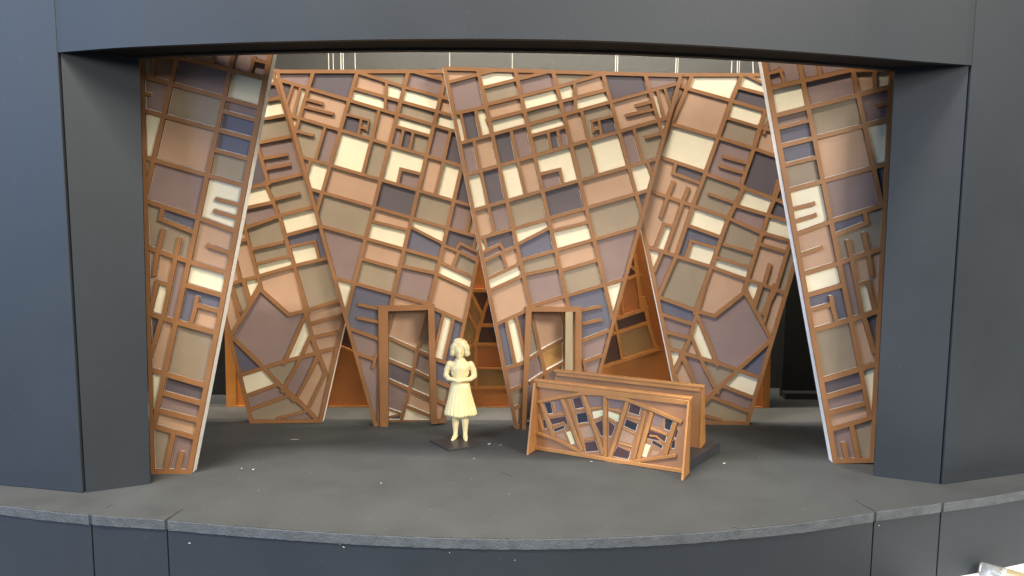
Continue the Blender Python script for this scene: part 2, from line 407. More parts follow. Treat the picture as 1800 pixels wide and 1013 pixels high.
def lattice(parent, frame, outline, bars, seeds, wborder, lat_mat, side_mat, hole=None, back_mat=None, thick=0.14, shift=(0, 0), back=0.5,
            weights='cpmtst', seed=1, names=('lattice', 'pane', 'backing_board'), mn=0.012):
    """frame = (origin, heading): builds lattice, panes and backing from picture-plane tracings laid on an upright plane"""
    org, hd = frame
    du = Vector((math.cos(hd), math.sin(hd), 0)); nrm = Vector((math.sin(hd), -math.cos(hd), 0))
    def uv(p):
        q = onplane(p[0], p[1], org, nrm) - org
        return (q.dot(du), q.z)
    polys = [outline] + ([hole] if hole else [])
    nb = len(polys)
    bq = border(outline, wborder)
    for b in bars: bq += quads(*b)
    polys += bq
    vs, fs = [], []
    for p in polys:
        pts = [uv(k) for k in p]
        ar = sum(pts[i - 1][0] * pts[i][1] - pts[i][0] * pts[i - 1][1] for i in range(len(pts)))
        if ar < 0: pts.reverse()
        fs.append(list(range(len(vs), len(vs) + len(pts)))); vs += [Vector(k) for k in pts]
    V, E_, T, _, _, OF = delaunay_2d_cdt(vs, [], fs, 1, 1e-5)
    zmin = 0.0
    tri, kind = [], []
    for t, of in zip(T, OF):
        if 0 not in of or (hole and 1 in of): continue
        tri.append(tuple(t)); kind.append(1 if any(i >= nb for i in of) else 0)
    V = [(v.x, max(v.y, zmin)) for v in V]
    tarea = [abs((V[b][0] - V[a][0]) * (V[c][1] - V[a][1]) - (V[c][0] - V[a][0]) * (V[b][1] - V[a][1])) / 2 for a, b, c in tri]
    keep = [i for i, a in enumerate(tarea) if a > 1e-9]
    tri = [tri[i] for i in keep]; kind = [kind[i] for i in keep]; tarea = [tarea[i] for i in keep]
    em = {}
    for i, t in enumerate(tri):
        for k in range(3):
            e = tuple(sorted((t[k], t[(k + 1) % 3]))); em.setdefault(e, []).append(i)
    comp = [-1] * len(tri); comps = []
    for i in range(len(tri)):
        if kind[i] or comp[i] >= 0: continue
        st = [i]; comp[i] = len(comps); cur = []
        while st:
            j = st.pop(); cur.append(j)
            for k in range(3):
                e = tuple(sorted((tri[j][k], tri[j][(k + 1) % 3])))
                for q in em[e]:
                    if kind[q] == 0 and comp[q] < 0: comp[q] = len(comps); st.append(q)
        comps.append(cur)
    good = []
    for cmp_ in comps:
        if sum(tarea[j] for j in cmp_) < mn:
            for j in cmp_: kind[j] = 1
        else: good.append(cmp_)
    def extrude(name, idx, y0, y1, mats, front_only_mat=True, sh=(0, 0)):
        sel = set(idx); used = {}; v2, f2, fm = [], [], []
        def vid(i, lay):
            if (i, lay) not in used:
                used[(i, lay)] = len(v2); v2.append((V[i][0] + sh[0], (y0, y1)[lay], V[i][1] + sh[1]))
            return used[(i, lay)]
        for j in idx:
            a, b, c = tri[j]
            if (V[b][0] - V[a][0]) * (V[c][1] - V[a][1]) - (V[c][0] - V[a][0]) * (V[b][1] - V[a][1]) < 0: b, c = c, b
            f2.append((vid(a, 0), vid(b, 0), vid(c, 0))); fm.append(0)
            f2.append((vid(a, 1), vid(c, 1), vid(b, 1))); fm.append(1)
            for p, q in ((a, b), (b, c), (c, a)):
                e = tuple(sorted((p, q)))
                if sum(1 for x in em[e] if x in sel) == 1:
                    f2.append((vid(p, 0), vid(p, 1), vid(q, 1), vid(q, 0))); fm.append(1)
        return mesh_obj(name, v2, f2, mats, parent, fmat=fm)
    extrude(names[0], [i for i in range(len(tri)) if kind[i]], 0.0, thick, [lat_mat, side_mat])
    if back_mat:
        extrude(names[2], list(range(len(tri))), thick + 0.07, thick + 0.07 + back, [M['white'], back_mat])
    suv = [(uv((x, y)), c) for x, y, c in seeds]
    rg = random.Random(seed)
    for cmp_ in good:
        col = None
        for (u_, v_), c in suv:
            for j in cmp_:
                a, b, d = (V[k] for k in tri[j])
                if inside((u_, v_), (a, b, d)): col = c; break
            if col: break
        if col is None: col = rg.choice(weights)
        dep = thick + 0.012 + rg.uniform(0, 0.012)
        extrude(names[1], cmp_, dep, dep + 0.03, [M[col], M[col]], sh=shift)
    return uv, du, nrm

def mapb(bars, f): return [([f(p) for p in pts], wd, a, b) for pts, wd, a, b in bars]
def maps(seeds, f): return [(*f((x, y)), c) for x, y, c in seeds]

# ---- the centre flat with the full view (D): tracing
D_OUT = [(778, 117), (905.2, 754.6), (1032, 748), (1201, 129.5)]
D_BARS = parse_bars('''
P 839.5,120 932,538 w7.4
P 905.5,122 999,538 w7.4
P 972,124 1078,562 w7.4
P 1059,126 1128,376 w7
P 1133.5,128 1165,238 w7
D2 808,220 860,440 w5.4
D2 868,208 915,360 w5
D1 138,415 180,625 w5.4
D1 258,390 300,592 w5.8
D1 247,645 292,870 w6
D1 547,562 593,778 w6.2
D1 845,575 870,705 w5.4
D1 922,555 948,680 w5.4
P 845.8,304.4 857.2,358.8 w6
P 911,287.7 923.3,339.5 w6.4
P 859,365.6 868.6,409.9 w6
P 1114.7,229 1129.9,283.8 w5.6
P 1137.9,284.8 1144.6,305.5 w5.6
D1 45,158 265,100 390,68
P 848,154.5 957,128
P 852,185 980,153.5 1056,131
P 798.5,200.1 849.5,189.3
P 857,212 1066,158
P 808,252.5 1190,147.2
P 935.3,238.8 991.1,223.8
P 818,308.5 1172,208
P 832,370 1156,279
P 842,419.5 1140,335
D3 495,522 722,405 w5.4
D3 228,490 247,565 w5
D3 222,590 348,527 378,575 w5 g
D3 232,655 370,588 465,548 w5.2
D3 362,600 403,710 w5.4
D3 262,790 495,680 w5.8
D3 285,880 515,775 w5.6
P 916,458 1124,399
P 975.3,405.3 1032.2,391.3 w5.8
P 923.7,483.2 981.6,470.5
P 989,475.3 1048.8,458 w6
P 932,539 1096,491.5
D5 195,205 400,112
D5 255,200 318,500 w6
D5 328,165 392,455 w6
D5 262,540 385,498
D5 292,703 382,665
D5 315,838 378,810
D6 325,78 185,110 w5.6 f
D6 330,178 185,210 w5.6 f
D6 185,335 375,262
D6 200,495 325,448
D6 190,470 210,550 w5
D1 780,905 940,866 964,985 w6
D2 632,352 765,318 w5.8 f
D2 550,432 790,376 w5.8 f
D2 705,608 845,575 w5.2 f
D2 270,477 455,432 w4.6 f
D2 335,470 356,590 w5
D2 275,478 288,552 w3.6 f
D2 283,548 340,534 w4.2 f
D2 137,160 148,390 w5.6
D2 193,385 250,640 w6
D2 255,645 322,910 w6.4
P 929.5,544 921,757 w9
P 926,543.8 1022,544.2 w7
P 1017.5,544 1017,752 w9
''', 6.2)
D_SEEDS = parse_seeds('''
D1 100,90,p 170,250,m 430,130,c 450,240,t 490,370,p 510,490,c 640,100,p 740,180,m 780,300,c 800,410,t 830,510,c 150,590,c 215,510,s 320,480,c 210,770,m 340,740,p 495,690,s 635,650,m 780,660,t 895,630,s 967,610,m 830,800,c 865,950,m 250,970,c 385,950,s 540,920,c 685,900,p 990,250,c
D2 60,140,t 70,240,c 90,350,m 260,190,p 280,300,c 150,520,p 330,400,t 405,510,s 304,500,t 550,200,s 840,150,m 500,380,p 805,340,c 860,310,p 915,250,s 855,510,c 590,680,m 740,700,t 400,730,c 215,790,t 765,840,m 670,920,c 400,950,p
D3 215,350,p 350,330,m 570,260,t 830,190,s 600,430,c 630,530,b 650,680,t 700,860,m 850,370,p 860,480,c 880,640,p 890,790,t 216,540,c 300,490,s 290,590,m 310,690,t 430,630,p 390,790,c 430,900,p
D4 400,330,t 430,600,m 440,900,c 655,180,s
D5 250,400,b 330,380,c 378,220,s 330,610,m 340,760,t 350,900,p 620,60,p
D6 270,380,m 260,510,p 280,40,b
''')
D_HOLE = [(933, 547), (1014, 547), (1014, 752), (924, 756)]
# C is the same design turned round: homography from matched corners
DC = [((1039.7, 252.3), (647, 247.9)), ((1083.2, 238.2), (600.3, 234.9)), ((1098.4, 290.3), (586.6, 288.1)), ((1052.8, 303.3), (636.2, 302.2)),
      ((1049.2, 424.6), (637.9, 421.3)), ((1116.2, 406.5), (567.5, 403.6)), ((1065.1, 495), (619.7, 492.8)), ((1092.4, 488.2), (592.4, 486.7)),
      ((893.5, 566.2), (789.5, 559.4)), ((904.6, 562.2), (779.6, 555.7)), ((920.8, 633.3), (767.3, 628.5)), ((908.2, 637.3), (778.4, 632)),
      ((897.6, 356.5), (791.7, 356.5)), ((951, 342.9), (737.2, 341.8)), ((960, 383.8), (728.1, 383.8)), ((905.6, 397.4), (786, 398.5)), ((1201, 129.5), (483, 122.5)), ((905.2, 754.6), (782, 744))]
fDC = homography([a for a, b in DC], [b for a, b in DC])

def make_flat(name, label, org, hd, outline, bars, seeds, wb, side, back_mat, hole=None, shift=(0, 0), seed=1, group='lattice scenery flats', lat=None, **k):
    e = empty(name, org, hd); tag(e, label, 'scenery flat', group)
    lattice(e, (org, hd), outline, bars, seeds, wb, lat or M['brown'], side, hole, back_mat, shift=shift, seed=seed, **k)
    return e

DO = fl(905.2, 754.6); DH = R(6.5)
flat_d = make_flat('lattice_flat', 'tall lattice flat with an open doorway showing a pale board, standing behind the bench', DO, DH, D_OUT, D_BARS, D_SEEDS, [6.6, 7, 6.6, 7.2],
                   M['brown_side'], M['white'], D_HOLE, shift=(-0.035, 0.015), seed=3)
C_OUT = [(483, 122.6), (657.5, 749.8), (782.5, 744), fDC((778, 117))]
C_HOLE = [(672, 546), (757, 543), (760.5, 746), (673, 750)]
CO = fl(657.5, 749.8); CH = R(5)
flat_c = make_flat('lattice_flat', 'tall lattice flat with a patterned door nearly closed in its frame, directly behind the figurine', CO, CH, C_OUT, mapb(D_BARS, fDC), maps(D_SEEDS, fDC), [6.6, 7, 6.6, 7],
                   M['brown_side'], M['wood'], C_HOLE, seed=3)

# ---- E and B
E_OUT = [(1070, 128.5), (1199, 746), (1316.6, 747.7), (1501, 128.5)]
E_BARS = parse_bars('''
P 1352,128 1414,480 w6
E1 450,100 395,230 290,465 225,650 180,780
E1 815,110 740,290 545,830
E2 545,30 455,265 330,640 205,925
E1 990,370 905,650 810,925
E2 835,120 710,380 590,720 470,1060
E2 1110,90 1010,340 860,810 835,890 w6.5
E1 1090,880 1060,1000 w6.5
E1 950,470 920,590 w5
E1 1040,390 985,520 w5
E1 355,170 440,200 745,285 1000,360 1120,395
E1 800,187 985,235 1100,265 w6
E1 880,105 970,150 w5
E1 290,455 640,555 915,640 1065,692 1160,725
E1 720,413 960,485 1130,520 w6
E1 225,705 555,815
E1 330,745 310,822 520,900 w6.2
E1 555,828 820,920
E2 820,125 1050,205 1130,240 1180,256
E1 675,695 870,750 w6 f
E1 650,766 840,822 w6 f
E2 570,172 760,238 w5.6 f
E2 150,155 380,235 725,355 980,470
E2 315,75 265,200 215,350 w6.5 f g
E2 425,122 375,250 255,590 w6.5 f
E2 290,412 243,396 180,560 w5.4
E2 770,258 1010,330 1140,370 1200,390
E2 425,410 665,495
E2 640,578 442,522 405,645 w5.6
E2 135,570 330,635 600,718 870,815
E2 690,548 920,618 w6
E2 640,648 880,722 w6
E2 985,465 1170,520 1240,540
E2 960,548 1130,600
E2 1180,530 1075,880 980,1060 w6
E2 1030,690 985,850 w6.5 f
E2 870,815 980,850 1130,905
E2 230,600 172,740 w6
E2 960,850 905,1010 w6
E2 1050,880 1000,1020 w6
E2 850,880 910,1000 w6
E3 195,90 450,185 570,218 775,55 960,380
E3 505,0 400,370 285,620
E3 205,205 405,270
E3 230,325 385,365
E3 250,440 360,470
E3 890,10 845,155 w6
E3 980,10 910,250 w6
E3 945,392 725,590 505,805 w7
E3 450,210 585,550 w7
E3 408,350 500,570 590,740 w6.6
E3 345,470 590,540 880,640 w7
E3 640,703 840,780 w6.5
E3 555,775 800,870 w6.5
E3 355,490 430,670 w6
''', 6.8)
E_SEEDS = parse_seeds('''
E1 620,170,c 530,370,p 350,300,m 430,650,c 880,155,c 880,270,s 850,395,c 810,520,t 990,580,p 780,640,m 740,870,m 960,800,s 430,810,s 260,800,p 640,920,t 410,140,p
E2 650,300,t 580,395,c 350,430,p 300,300,t 170,350,o 240,490,c 540,490,b 370,570,b 530,620,c 920,230,c 870,360,m 830,490,t 780,630,p 740,720,c 1090,310,s 1090,430,c 1050,535,p 1000,650,m 1140,750,t 720,850,p 900,890,c 990,930,t 1080,950,p 410,850,t 240,730,m 170,640,c 230,120,p 470,200,p
E3 310,180,b 300,280,m 300,390,t 290,500,c 700,350,m 480,380,c 410,440,p 590,600,t 460,620,m 360,590,p 870,530,b 760,680,c 700,780,m 650,880,t 905,120,t 980,200,p
''')
EB = [((1352.6, 598.8), (408.2, 590.2)), ((1298.7, 645), (463.8, 643.5)), ((1307.6, 519.3), (457.3, 514.6)), ((1257.6, 559), (506.9, 556.1)),
      ((1285.4, 393.6), (485.6, 388.6)), ((1336.3, 412.6), (432.4, 403.8)), ((1325.6, 443.4), (443.2, 438.6)), ((1275.9, 428), (496.4, 423.4)),
      ((1222.6, 371.1), (548.6, 369.1)), ((1277, 387.7), (493.8, 385.4)), ((1267.6, 414.9), (501.9, 411.5)), ((1213, 392.4), (555.5, 394.1)),
      ((1320.9, 265.2), (457.3, 257)), ((1301.9, 326.8), (469.3, 319)), ((1296.1, 659.1), (461.5, 653.8)), ((1330.7, 669.4), (427.5, 665.1)), ((1323, 696.4), (434.3, 692.4)), ((1275.5, 679.7), (484.2, 676.5)),
      ((1160, 527), (595.5, 532.3)), ((1220.4, 547.5), (544, 547)), ((1214, 565.5), (550, 565.2)), ((1163.9, 550), (598.9, 551.6)), ((1316.6, 747.7), (438.8, 744.6))]
fEB = homography([a for a, b in EB], [b for a, b in EB]); fBE = homography([b for a, b in EB], [a for a, b in EB])
B_LOW = parse_bars('''
B6 500,690 610,790 725,905 w6.6
B6 745,440 640,640 575,755 w6
B6 800,560 665,845 w6
B6 440,905 640,855 w5
''', 6.5)
B_LOWS = parse_seeds('''
B6 680,600,p 750,760,s 620,895,m 450,840,t
''')
EO = fl(1199, 746.5); EH = R(-1)
flat_e = make_flat('lattice_flat', 'lattice flat with mauve hexagon pane, between the bench end and the white-edged front flat', EO, EH, E_OUT, E_BARS + mapb(B_LOW, fBE), E_SEEDS + maps(B_LOWS, fBE), [7, 6.6, 7, 6.6],
                   M['brown_side'], M['white'], seed=8, shift=(-0.01, 0.012))
B_OUT = [fEB((1070, 128.5)), (566, 743.3), (438.8, 744.6), fEB((1501, 128.5))]
BO = fl(438.8, 744.6); BH = R(2)
flat_b = make_flat('lattice_flat', 'shaded lattice flat with large mauve hexagon pane, between white-edged flat and door flat', BO, BH, B_OUT, mapb(E_BARS, fEB) + B_LOW, maps(E_SEEDS, fEB) + B_LOWS, [7, 6.6, 7, 6.6],
                   M['brown_side'], M['white'], seed=8)

# ---- A and F, the front pair
A_OUT = [(243.5, 20), (264.9, 833.6), (336.8, 834.2), (493.5, 20)]
A_BARS = parse_bars('''
P 424,30 269.3,750 w8.6
P 325,40 253,352 w8.6
A0 120,0 108,195 w7
A0 530,0 513,95 w7
A0 -20,30 300,45 880,190 w8
A0 795,55 890,82 w6
A0 805,50 775,145 w6
A0 -20,155 855,390 w8.4
A0 -20,388 800,605 w8.4
A0 600,415 820,475 w7.4
A0 540,680 775,742 w7.6
A0 -20,708 740,922 w8.4
A0 95,297 -20,275 w7 f
A1 40,98 500,245 790,352 w8.4
A1 635,90 870,150 w7.4 f
A1 620,187 850,257 w7.4 f
A1 210,160 190,255 460,362 w7.4
A1 217,335 170,530 138,718 w8 f g
A1 352,400 310,590 215,1050 w8.4 f
A1 40,470 440,605 740,695 w8.4
A1 565,465 770,535 w7.4 f
A1 245,785 170,762 105,1020 w7.4
A1 395,790 710,880 w8.4
A1 490,880 468,1000 435,1110 w8 f
A1 475,950 680,1008 w7.4
A2 80,118 300,190 870,350 w9
A2 275,200 150,610 w8.6
A2 100,745 350,822 780,945 w9
A3 255,120 640,225 w8.4
A3 225,298 610,393 w8.4
A3 200,458 570,560 w8.4
A3 362,530 285,890 w9
A3 447,700 405,890 w9 f
''', 8.4)
A_SEEDS = parse_seeds('''
A0 60,120,c 190,120,p 460,60,m 590,80,c 720,90,m 840,120,m 450,170,m 750,260,c 120,240,m 120,350,m 400,380,t 340,640,p 90,560,c 715,405,m 700,510,b 665,640,b 640,800,t 290,900,m 65,860,s
A1 600,60,c 580,150,c 350,250,b 130,300,t 400,460,t 640,370,p 640,600,p 580,740,c 560,860,b 220,640,p 110,640,p 190,900,c 320,800,m 100,800,p
A2 200,60,c 570,130,s 770,190,p 650,600,t 320,500,p 185,300,s 220,920,c
A3 480,90,s 440,250,m 400,420,p 240,700,t 460,640,m 370,830,m 490,800,m
''')
AF = [((408.1, 131.1), (1406.5, 148.5)), ((462, 143.9), (1357.1, 161.6)), ((455, 185.5), (1362.1, 199.8)), ((402.2, 170.9), (1412.7, 188.7)),
      ((315.8, 572.6), (1487.7, 569.3)), ((373.4, 590.8), (1434.4, 586.5)), ((356, 672.1), (1447.7, 664.4)), ((300.8, 654.7), (1502.8, 646.6)),
      ((292.6, 209.4), (1513.9, 225.7)), ((377.3, 231.7), (1438.6, 246.7)), ((361.9, 303.6), (1449.7, 313.3)), ((278.5, 278.7), (1527.4, 292.4)),
      ((264.9, 833.5), (1535.9, 813.6)), ((336.8, 834.4), (1465.3, 815.3)), ((337.7, 469), (1468.6, 469.8)), ((393.1, 488.6), (1416.9, 490.5)), ((389.9, 514.6), (1421.9, 514.4)), ((332.3, 497.2), (1472.9, 497))]
fAF = homography([a for a, b in AF], [b for a, b in AF])
AO = fl(264.9, 833.6); AH = R(2)
flat_a = make_flat('front_lattice_flat', 'narrow tapering lattice flat with white inner edge, on the figurine side of the stage', AO, AH, A_OUT, A_BARS, A_SEEDS, [7, 8.5, 9.5, 0],
                   M['brown_side'], M['white'], shift=(0.03, 0.035), seed=5, group='front lattice flats', back=0.6)
F_OUT = [fAF((493.5, 20)), (1465.3, 815.2), (1535.9, 813.8), (1576.5, 20)]
FO = fl(1465.3, 815.2); FH = R(-3)
flat_f = make_flat('front_lattice_flat', 'narrow tapering lattice flat with white inner edge, on the bench side of the stage', FO, FH, F_OUT, mapb(A_BARS, fAF), maps(A_SEEDS, fAF), [9.5, 8.5, 7, 0],
                   M['brown_side'], M['white'], shift=(0.0, 0.04), seed=5, group='front lattice flats', back=0.6)

# ---- doors in the two centre flats
def door_frame(flat, org, hd, outer, inner, mt, side):
    nrm = Vector((math.sin(hd), -math.cos(hd), 0)); du = Vector((math.cos(hd), math.sin(hd), 0))
    def loc(p, y):
        q = onplane(p[0], p[1], org - nrm * y, nrm) - org
        return Vector((q.dot(du), y, max(q.z, 0.0)))
    mb = MB()
    # outer: TL, TR, BR, BL   inner: TL, TR, BR, BL
    o_, i_ = outer, inner
    y = -0.14
    for poly in ([o_[0], i_[0], i_[3], o_[3]], [o_[0], o_[1], i_[1], i_[0]], [i_[1], o_[1], o_[2], i_[2]]):
        mb.prism([loc(p, y) for p in poly], Vector((0, 1.0, 0)))
    o = mb.build('door_frame', mt, flat)
    return o
door_frame(flat_d, DO, DH, [(924.6, 540), (1022.6, 540), (1022, 752), (917, 755.5)], [(934.6, 548), (1011.8, 548.5), (1011, 753), (924.5, 755.5)], M['brown'], M['brown_side'])
door_frame(flat_c, CO, CH, [(664.9, 538.8), (763.6, 535.4), (768.8, 745.5), (668.4, 750.6)], [(682, 547.6), (752.4, 545), (757.4, 746), (682, 750.4)], M['brown'], M['brown_side'])

def door_leaf(flat, org, hd, hinge_px, swing, outline, bars, seeds, seed, side):
    """leaf traced on a plane a little behind the flat, then hung on the flat as one part with sub-parts"""
    nrm = Vector((math.sin(hd), -math.cos(hd), 0))
    base = org - nrm * 0.95
    hp = onplane(hinge_px[0], hinge_px[1], base, nrm); hp.z = 0
    lh = hd + swing
    leaf = bpy.data.objects.new('door_leaf', None); C.objects.link(leaf); leaf.parent = flat
    q = Matrix.Rotation(-hd, 3, 'Z') @ (hp - org)
    leaf.location = q * U; leaf.rotation_euler = (0, 0, swing)
    lattice(leaf, (hp, lh), outline, bars, seeds, [5, 5, 5, 5], M['brown'], M['white'], None, M['white'], thick=0.13, shift=(0.0, 0.05), seed=seed, back=0.3)
    return leaf
CL_BARS = parse_bars('''
C5 490,335 700,428 800,472
C5 490,495 670,570 800,635
C5 490,640 640,705 800,775
C5 630,830 800,900
C5 780,140 700,440 650,700 590,930
C5 545,140 490,330
C5 500,850 600,885 500,905 w4
''', 6.5)
CL_SEEDS = parse_seeds('''
C5 640,260,p 590,450,t 760,400,t 740,540,m 590,600,s 730,680,t 570,770,m 720,820,p 700,890,c
''')
door_leaf(flat_c, CO, CH, (681, 750), R(3), [(680, 540), (679, 743), (760, 743), (756, 538)], CL_BARS, CL_SEEDS, 21, M['white'])
DL_BARS = parse_bars('''
D5 440,110 510,440 590,760
D5 690,320 520,410 440,462
D5 690,490 545,570 440,640
D5 655,120 690,240 w5
''', 6.5)
DL_SEEDS = parse_seeds('''
D5 580,250,p 460,330,t 620,460,o 480,550,m 640,580,s 540,700,t
''')
door_leaf(flat_d, DO, DH, (928, 748), R(14), [(930, 540), (921, 746), (993, 741), (994, 542)], DL_BARS, DL_SEEDS, 22, M['white'])
# pale brace board seen through the open doorway
nrm_d = Vector((math.sin(DH), -math.cos(DH), 0)); bd = DO - nrm_d * 2.0
p0 = onplane(990, 700, bd, nrm_d); p1 = onplane(1016, 700, bd, nrm_d)
e = empty('brace_board', (p0.x, p0.y, 0), DH); e.rotation_euler = (R(-16), 0, DH); tag(e, 'pale unpainted upright board seen through the open doorway above the bench', 'board')
MB().box(0, (p1 - p0).length, 0, 0.3, 0, 10.5).build('upright', M['c'], e); MB().box(0, (p1 - p0).length, 0.31, 0.8, 0.3, 0.65).build('foot', M['wood'], e)

# ---- copper flats at the very back
K_OUT = [(389, 335), (398, 715.5), (1352.8, 717.5), (1361, 335)]
K_BARS = parse_bars('''
P 500,335 500,716 w6
P 720,335 720,716 w6
P 960,335 960,716 w6
P 1010,335 1010,716 w6
P 1240,335 1240,716 w6
C6 -150,237 680,243 w6.5
C6 225,243 298,388 350,250 w6
C6 300,390 268,500 258,560 258,815 w7
C6 165,290 268,470 w5
C6 180,640 258,535 w5
C6 280,447 680,452 w6
C6 265,560 680,566 w6.5
C6 260,702 680,706 w3
C6 -150,814 680,820 w5
D6 100,290 420,178 665,95 w6.5
D6 100,390 395,288 675,200 w6.5
D6 100,617 330,535 742,396 w6.5
D6 428,185 480,468 w5
D4 575,0 600,590 650,1010 w7
D6 640,20 675,200 735,400 w7
D6 478,0 490,135 w4
D4 520,650 640,760 w5
D4 100,940 520,800 625,765 w6
P 495,573 575,600 622,619 722,654 w3.5
''', 6)
K_SEEDS = parse_seeds('''
C6 305,290,d 330,390,d 330,500,d 340,640,n 340,760,o 340,870,n 245,330,o 240,420,o 225,500,o 250,700,o 270,200,n
D6 560,180,d 580,320,o 400,400,d 570,60,n 450,60,n 400,220,n 560,480,n
D4 590,680,d 560,900,n 690,700,n 610,720,d 540,750,n
P 615,680,n 600,590,d 640,560,d 420,650,n 1340,680,n 1165,640,n 870,450,n
''')
KO = fl(398, 715.5); KH = math.atan2((fl(1352.8, 717.5) - KO).y, (fl(1352.8, 717.5) - KO).x)
flat_k = make_flat('copper_back_flat', 'wide glossy copper lattice flat standing behind all the others', KO, KH, K_OUT, K_BARS, K_SEEDS, [18, 2, 14, 10], M['copper'], M['copperdk'], seed=9, group=None, lat=M['copper'], weights='nnod', thick=0.2)

# ------------------------------------------------------------------ bench
BL_, BR_ = fl(939.7, 790), fl(1209.9, 833.3)
bh = math.atan2((BR_ - BL_).y, (BR_ - BL_).x); blen = (BR_ - BL_).length
bench = empty('bench', BL_, bh); tag(bench, 'tan two-board bench with dark and cream inlay on its front, on a black plinth', 'bench')
bn = Vector((math.sin(bh), -math.cos(bh), 0)); bdu = Vector((math.cos(bh), math.sin(bh), 0))
def bl(p, y=0.0):
    q = onplane(p[0], p[1], BL_ - bn * y, bn) - BL_
    return Vector((q.dot(bdu), y, q.z))
def bz(z, x, y, d=0.0): return bl(zp(z, x, y), d)
zl, zr = bz('b1', 165, 180).z, bz('b2', 685, 282).z
bhgt = (zl + zr) / 2
print('bench', blen, zl, zr, 'table z', onplane(1800, 991, lip[17], Vector(((lip[18] - lip[17]).y, -(lip[18] - lip[17]).x, 0))).z)
def side_board(par, y0, sgn, nm):
    """one long board: panel, top rail, bottom rail and two tapering end fins on the side sgn"""
    MB().box(0.12, blen - 0.12, y0 + 0.0, y0 + 0.22, 0.0 if sgn < 0 else 0.45, bhgt - 0.02).build('panel', M['benchpanel'], par)
    r = MB(); ya, yb = sorted((y0 + 0.11 - 0.24, y0 + 0.11 + 0.24)); r.box(-0.06, blen + 0.06, ya, yb, bhgt - 0.01, bhgt + 0.13)
    bevel(r.build('top_rail', M['benchwood'], par), 0.03, 2)
    yf0, yf1 = (y0 - 0.13, y0 - 0.003) if sgn < 0 else (y0 + 0.223, y0 + 0.35)
    bevel(MB().box(0.13, blen - 0.13, yf0, yf1, bhgt - 0.34, bhgt - 0.02).build('rail', M['benchwood'], par), 0.02)
    bevel(MB().box(0.13, blen - 0.13, yf0, yf1, 0.02, 0.26).build('rail', M['benchwood'], par), 0.02)
    if sgn > 0:
        bevel(MB().box(0.13, blen - 0.13, y0 - 0.1, y0 - 0.003, bhgt - 0.26, bhgt - 0.02).build('rail', M['benchwood'], par), 0.02)
    for x in (0.0, blen - 0.12):
        yy = y0 if sgn < 0 else y0 + 0.22
        pr = [(x, yy - sgn * 0.24, 0.0), (x, yy + sgn * 1.25, 0.0), (x, yy + sgn * 1.22, 0.12), (x, yy + sgn * 0.30, bhgt - 0.03), (x, yy - sgn * 0.24, bhgt - 0.03)]
        bevel(MB().prism(pr, Vector((0.12, 0, 0))).build('end_fin', M['benchwood'], par), 0.015)
fb = side_board(bench, 0.0, -1, 'front')
side_board(bench, 3.2, 1, 'rear')
# battens and inlay on the front board
def batten(pts, wd, d=0.1, base=-0.004):
    """strip of constant width following points given in board coordinates"""
    P = [Vector((p.x, 0, p.z)) for p in pts]; n = len(P); lf, rt = [], []
    for i in range(n):
        t = (P[min(i + 1, n - 1)] - P[max(i - 1, 0)]).normalized(); nn = Vector((-t.z, 0, t.x)) * wd / 2
        lf.append(P[i] + nn); rt.append(P[i] - nn)
    vs, fs = [], []
    for a, b in zip(lf, rt):
        vs += [(a.x, base, a.z), (b.x, base, b.z), (b.x, base - d, b.z), (a.x, base - d, a.z)]
    for i in range(n - 1):
        for k in range(4): fs.append((i * 4 + k, i * 4 + (k + 1) % 4, i * 4 + 4 + (k + 1) % 4, i * 4 + 4 + k))
    fs.append((0, 1, 2, 3)); fs.append(tuple((n - 1) * 4 + k for k in (3, 2, 1, 0)))
    return bevel(MB().add(vs, fs).build('batten', M['benchwood'], bench), 0.015)
def poly(txt): return [bz(t.split(':')[0], *map(float, t.split(':')[1].split(','))) for t in txt.split()]
batten(poly('b1:188,338 b1:370,300 b1:560,268 b1:720,275 b2:40,262 b2:190,285 b2:420,375 b2:640,470'), 0.21, 0.12)
batten(poly('b1:185,572 b1:330,620 b1:450,680 b1:570,745 b1:720,775 b2:60,790 b2:200,793 b2:400,765 b2:596,738'), 0.19, 0.12)
for t in ('b1:225,340 b1:325,605', 'b1:388,315 b1:540,712', 'b1:552,285 b1:712,745', 'b1:722,285 b1:722,760', 'b2:200,300 b2:55,770', 'b2:398,385 b2:290,765', 'b2:588,470 b2:505,735', 'b1:190,345 b1:195,570'):
    batten(poly(t), 0.23 if 'b1:190' not in t else 0.12, 0.085)
for t in ('b1:205,435 b1:240,560', 'b1:440,310 b1:560,690', 'b2:345,375 b2:250,770'):
    batten(poly(t), 0.2, 0.05)
for t in ('b1:285,445 b1:420,432', 'b1:470,402 b1:590,388', 'b1:500,512 b1:620,500', 'b1:540,635 b1:650,622', 'b1:600,392 b1:700,380', 'b1:745,392 b1:860,415', 'b1:640,480 b1:705,455', 'b1:745,465 b1:810,500',
          'b2:195,425 b2:310,450', 'b2:160,515 b2:262,570', 'b2:130,640 b2:235,672', 'b2:385,520 b2:520,575', 'b1:315,530 b1:395,495 b1:440,540', 'b2:375,580 b2:430,585 b2:500,640', 'b1:410,560 b1:455,670', 'b1:318,335 b1:335,420', 'b2:500,430 b2:480,515', 'b2:560,600 b2:545,690'):
    batten(poly(t), 0.11, 0.03)
